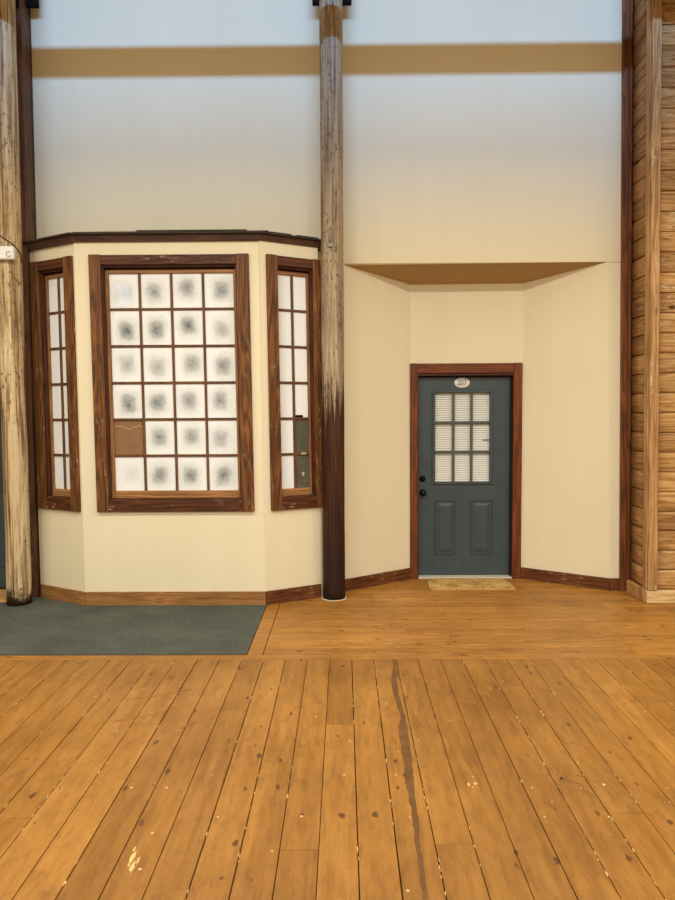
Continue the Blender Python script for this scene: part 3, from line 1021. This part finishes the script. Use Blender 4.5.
# two raised panels: moulding ring, sloped field
for nm, px0, px1 in (('a', 0.155, 0.362), ('b', 0.510, 0.735)):
    m = MB()
    frame_ring(m, px0, px1, 0.222, 0.775, 0.018, YF - .008, YF + .002, .006)
    q0, q1, r0, r1 = px0 + .034, px1 - .034, 0.222 + .034, 0.775 - .034
    i = .022
    m.hexa([(q0, YF - .001, r0), (q1, YF - .001, r0), (q1, YF - .001, r1), (q0, YF - .001, r1),
            (q0 + i, YF - .010, r0 + i), (q1 - i, YF - .010, r0 + i), (q1 - i, YF - .010, r1 - i), (q0 + i, YF - .010, r1 - i)])
    m.build('raised_panel', M['slate'], slab)
m = MB()
mw = 0.026
ax0, ax1, az0, az1 = 0.158, 0.700, 0.962, 1.844
for k in (1, 2):
    xx = ax0 + (ax1 - ax0) * k / 3
    m.box(xx - mw / 2, xx + mw / 2, YF - .010, YF + .006, az0, az1, .004)
    zz = az0 + (az1 - az0) * k / 3
    m.box(ax0, ax1, YF - .009, YF + .005, zz - mw / 2, zz + mw / 2, .004)
m.build('muntin', M['doormunt'], slab)
m = MB()
m.box(GX0 + .001, GX1 - .001, YF + .012, YF + .015, GZ0 + .001, GZ1 - .001)
m.build('glass', M['glass'], slab)
m = MB()
zz = GZ0 + .004
tl = 0.30
while zz < GZ1 - .012:
    y0 = YF + .026
    m.hexa([(GX0 + .004, y0, zz), (GX1 - .004, y0, zz), (GX1 - .004, y0 + .0015, zz), (GX0 + .004, y0 + .0015, zz),
            (GX0 + .004, y0 + .010, zz + .0182), (GX1 - .004, y0 + .010, zz + .0182), (GX1 - .004, y0 + .0115, zz + .0182), (GX0 + .004, y0 + .0115, zz + .0182)])
    zz += .0222
bl = m.build('blind', M['blind'], door)
m = MB()
m.box(GX0 + .004, GX1 - .004, YF + .0405, YF + .0420, GZ0 + .002, GZ1 - .002)
m.build('blind_gap', M['blindback'], bl)
m = MB()
m.box(0.635, 0.70, YF + .023, YF + .0245, 1.368, 1.378)
m.build('bent_slat', M['doormunt'], door)
for zc, r in ((0.852, .034), (0.991, .030)):
    m = MB()
    if zc < .9:
        m.lathe([(.033, 0), (.033, -.008), (.014, -.012), (.012, -.030), (.024, -.036), (.031, -.048), (.030, -.060), (.020, -.070), (.004, -.073)], (0.036, YF, zc), 'Y')
        m.build('knob', M['black'], door)
    else:
        m.lathe([(.031, 0), (.031, -.010), (.026, -.016), (.010, -.018), (.010, -.022), (.002, -.023)], (0.034, YF, zc), 'Y')
        m.build('deadbolt', M['black'], door)
m = MB()
m.lathe([(.001, -.006), (.070, -.006), (.076, -.004), (.078, 0)], (0.424, YF, 1.943), 'Y', 32, 0, (1, .66))
plate = tag(m.build('number_plate', M['plate'], door), 'oval pale number plate reading 207')
cu = bpy.data.curves.new('numerals', 'FONT')
cu.body = '207'
cu.size = 0.078
cu.align_x = 'CENTER'
cu.align_y = 'CENTER'
cu.extrude = 0.0008
to = bpy.data.objects.new('numerals', cu)
COL.objects.link(to)
bpy.context.view_layer.update()
me = bpy.data.meshes.new_from_object(to.evaluated_get(bpy.context.evaluated_depsgraph_get()))
COL.objects.unlink(to)
bpy.data.objects.remove(to)
me.materials.clear()
me.materials.append(M['ink'])
no = bpy.data.objects.new('numerals', me)
COL.objects.link(no)
no.parent = plate
no.location = (0.424, YF - .0066, 1.943)
no.rotation_euler = (PI / 2, 0, 0)
no.scale = (0.80, 1, 1)
# scratches on the door
m = MB()
for x0, z0, dx, dz in ((0.045, 1.415, .022, .03), (.07, .118, .05, -.008), (.15, .112, .06, -.006)):
    m.hexa([(x0, YF - .0012, z0), (x0 + .005, YF - .0012, z0), (x0 + .005, YF, z0), (x0, YF, z0), (x0 + dx, YF - .0012, z0 + dz), (x0 + dx + .005, YF - .0012, z0 + dz), (x0 + dx + .005, YF, z0 + dz), (x0 + dx, YF, z0 + dz)])
m.build('scratch', M['grey'], slab)

# door mat
m = MB()
m.prism([(0.79, 6.44), (0.98, 6.436), (1.2, 6.44), (1.42, 6.434), (1.588, 6.438), (1.592, 6.66), (1.560, 6.865), (1.3, 6.868), (1.0, 6.866), (0.822, 6.868), (0.802, 6.65)], 0.001, 0.012)
tag(m.build('doormat', M['coir']), 'worn tan doormat on the boards in front of door 207', 'doormat')

# ------------------------------------------------------------------ door beyond the left post
d2 = struct(empty('door_2', (-3.98, 6.50, 0)), 'slate grey door at the left edge behind the left log post', 'door')
m = MB()
m.box(0, 0.955, 0, 0.044, 0.018, 2.01)
m.build('slab', M['slate'], d2)
m = MB()
m.box(0.12, 0.953, -0.014, 0.0, 0.93, 1.90, .006)
m.build('upper_panel', M['slatedark'], d2)
m = MB()
m.box(0.55, 0.80, -0.008, 0.0, 0.22, 0.775, .006)
m.build('raised_panel', M['slate'], d2)
m = MB()
m.box(0.956, 1.03, -0.03, 0.05, 0.008, 3.0)
m.box(-0.08, -0.001, -0.03, 0.05, 0.008, 2.1)
m.box(-0.001, 0.956, -0.03, 0.05, 2.015, 2.10)
m.build('casing', M['doorcase_z'], d2)
m = MB()
m.prism([(-3.80, 6.03), (-2.957, 6.03), (-2.962, 6.44), (-3.80, 6.44)], 0.0075, 0.018)
tag(m.build('doormat', M['coir']), 'pale tan doormat at the left edge beside the foot of the left log post', 'doormat')

# ------------------------------------------------------------------ left corner boards
m = MB()
m.box(-2.905, -2.772, 6.20, 6.36, 0.008, 6.5, .004)
m.build('trim_1', M['stud_z'])
struct(bpy.data.objects['trim_1'], 'brown corner board behind the left log post', 'trim')
m = MB()
m.box(-2.820, -2.778, 6.365, 6.418, 0.008, 6.5, .003)
m.build('trim_2', M['studdark'])
struct(bpy.data.objects['trim_2'], 'thin dark strip between corner board and cream wall', 'trim')

# ------------------------------------------------------------------ right siding
RL_ = 0.0104
P = 0.1690


def log_board(m, z0, run, face):
    """one rounded siding board; face(t, o) -> xy for run position t and outward offset o"""
    prof = [(0.0, 0.004), (0.004, 0.016), (0.014, 0.0215), (0.045, 0.0245), (0.085, 0.026), (0.125, 0.0245), (0.155, 0.0205), (0.1650, 0.015), (0.1688, 0.002)]
    tmp = bmesh.new()
    A, B = [], []
    for h, o in prof:
        A.append(tmp.verts.new((*face(run[0], o), z0 + h)))
        B.append(tmp.verts.new((*face(run[1], o), z0 + h)))
    for i in range(len(prof) - 1):
        f = tmp.faces.new((A[i], B[i], B[i + 1], A[i + 1]))
        f.smooth = True
    tmp.faces.new(A[::-1])
    tmp.faces.new(B)
    tmp.faces.new((A[0], A[-1], B[-1], B[0]))
    m.merge(tmp)


m = MB()
z = 0.115
while z < 6.6:
    log_board(m, z, (2.682, 4.6), lambda t_, o: (t_, 6.012 - o))
    z += P
m.box(2.66, 4.6, 6.012, 6.10, 0.0, 6.7)
m.lean(RL_)
wr = struct(m.build('wall_right', M['siding_x']), 'pine log siding wall at the right edge', 'wall')
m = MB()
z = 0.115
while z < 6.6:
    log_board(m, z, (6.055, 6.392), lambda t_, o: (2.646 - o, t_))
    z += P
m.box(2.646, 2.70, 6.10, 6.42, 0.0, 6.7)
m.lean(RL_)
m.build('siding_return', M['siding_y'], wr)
m = MB()
m.box(2.606, 2.684, 5.955, 5.980, 0.112, 6.6, .004)
m.box(2.598, 2.622, 5.981, 6.055, 0.112, 6.6, .004)
m.lean(RL_)
m.build('trim_3', M['cornerz'])
struct(bpy.data.objects['trim_3'], 'knotty pine corner board of the log siding', 'trim')
m = MB()
m.box(2.597, 4.6, 5.962, 6.0, 0.001, 0.110, .003)
m.lean(RL_)
struct(m.build('baseboard_right', M['rawpine']), 'raw pale pine board at the foot of the log siding', 'baseboard')
m = MB()
m.box(2.580, 2.612, 6.002, 6.36, 0.001, 0.112, .003)
m.lean(RL_)
struct(m.build('baseboard_return', M['cornerz']), 'pine baseboard on the return of the log siding', 'baseboard')
m = MB()
m.box(2.535, 2.590, 6.385, 6.42, 0.001, 6.6, .004)
m.box(2.590, 2.618, 6.372, 6.42, 0.001, 6.6, .004)
m.lean(RL_)
m.build('trim_4', M['trimz'])
struct(bpy.data.objects['trim_4'], 'red brown edge board between cream wall and log siding', 'trim')

# ------------------------------------------------------------------ posts


def post(name, x, y, r, z0, mat, label, seed):
    root = tag(empty(name, (x, y, z0)), label, 'post')
    q = random.Random(seed)
    prof = [(r * 1.02, 0.0)]
    h = 0.08
    while h < 6.6:
        prof.append((r * (1 + q.uniform(-.012, .012)), h))
        h += 0.22
    prof.append((r, 6.6))
    m_ = MB()
    m_.lathe(prof, (0, 0, 0), 'Z', 48, 0.012)
    m_.build('log', mat, root)
    return root


p1 = post('log_post', -0.094, 6.17, 0.098, 0.001, M['postdark'], 'peeled log post right of the bay window, dark stained at the bottom', 1)
p2 = post('log_post', -2.835, 6.00, 0.101, 0.008, M['postpale'], 'pale peeled log post at the left edge on the grey carpet', 2)
m = MB()
m.lathe([(0.112, 0.0), (0.112, 0.004), (0.100, 0.006), (0.100, 0.0)], (0, 0, 0), 'Z', 40)
tag(m.build('caulk_ring', M['caulk'], p1), 'pale ring of caulk at the foot')
m = MB()
m.box(-0.040, 0.008, -0.110, -0.090, 3.066, 3.104, .003)
m.lathe([(.010, 3.104), (.012, 3.12), (.010, 3.21), (.004, 3.23)], (-0.015, -0.104, 0), 'Z', 10)
tag(m.build('hook_plate', M['grey'], p1), 'small grey metal hook plate')
m = MB()
m.box(-0.163, 0.178, 0.105, 0.150, 5.205, 5.40, .004)
m.build('crossbar', M['iron'], p1)
m = MB()
m.box(-2.905, -2.780, 6.165, 6.198, 5.150, 5.40, .004)
m.box(-2.770, -2.668, 6.300, 6.345, 5.225, 5.40, .004)
m.build('bracket', M['iron'], bpy.data.objects['trim_1'])

# white box with its cable
box = tag(empty('junction_box', (-2.835, 5.866, 2.936)), 'small white plastic box with a round dial on the left log post', 'box')
m = MB()
m.box(-0.115, 0.105, -0.020, 0.030, 0.0, 0.108, .008)
m.build('housing', M['white'], box)
m = MB()
m.tube([(0.067 + .020 * math.cos(a), -0.0215, 0.040 + .020 * math.sin(a)) for a in [PI * 0.25 + i * 1.6 * PI / 16 for i in range(17)]], 0.0032)
m.build('round_dial', M['grey'], box)
m = MB()
m.tube([(x_, y_ - 0.13, z_ + 2.928) for x_, y_, z_ in ((-0.09, 0.072, 0.245), (-0.04, 0.030, 0.215), (0.0, 0.022, 0.185), (0.04, 0.030, 0.160), (0.075, 0.055, 0.130), (0.098, 0.090, 0.095), (0.106, 0.112, 0.060), (0.107, .125, 0.0))], 0.005)
m.build('cable', M['cable'], p2)

# ------------------------------------------------------------------ hall above and behind: beam under the clerestory, added slab that blocks daylight
m = MB()
m.box(-6, 6, 5.56, 5.66, 5.055, 5.265)
struct(m.build('trim_5', M['stud_z']), 'long tie beam above the view', 'beam')
m = MB()
m.box(-9, 9, -4.0, -3.8, 5.6, 9.1)  # added out of view so the cool daylight fades down the wall
struct(m.build('daylight_blocker', M['paint']), 'unseen slab added behind the camera to block daylight', 'wall')

# far window of the hall, its daylight glinting in the bay panes
wm_, wt_, wbs = nodes('bright_far_pane')
wbs.inputs['Emission Color'].default_value = (0.85, 0.93, 1, 1)
wbs.inputs['Emission Strength'].default_value = 7.0
fw_ = struct(empty('window_4', (-6.55, -9.0, 4.95)), 'far hall window behind the camera', 'window')
m = MB()
m.box(-0.18, 0.18, 0.0, 0.02, 0, 0.55)
m.build('pane', wm_, fw_)
m = MB()
frame_ring(m, -0.26, 0.26, -0.08, 0.63, 0.08, -0.03, 0.05)
m.build('frame', M['case_z'], fw_)
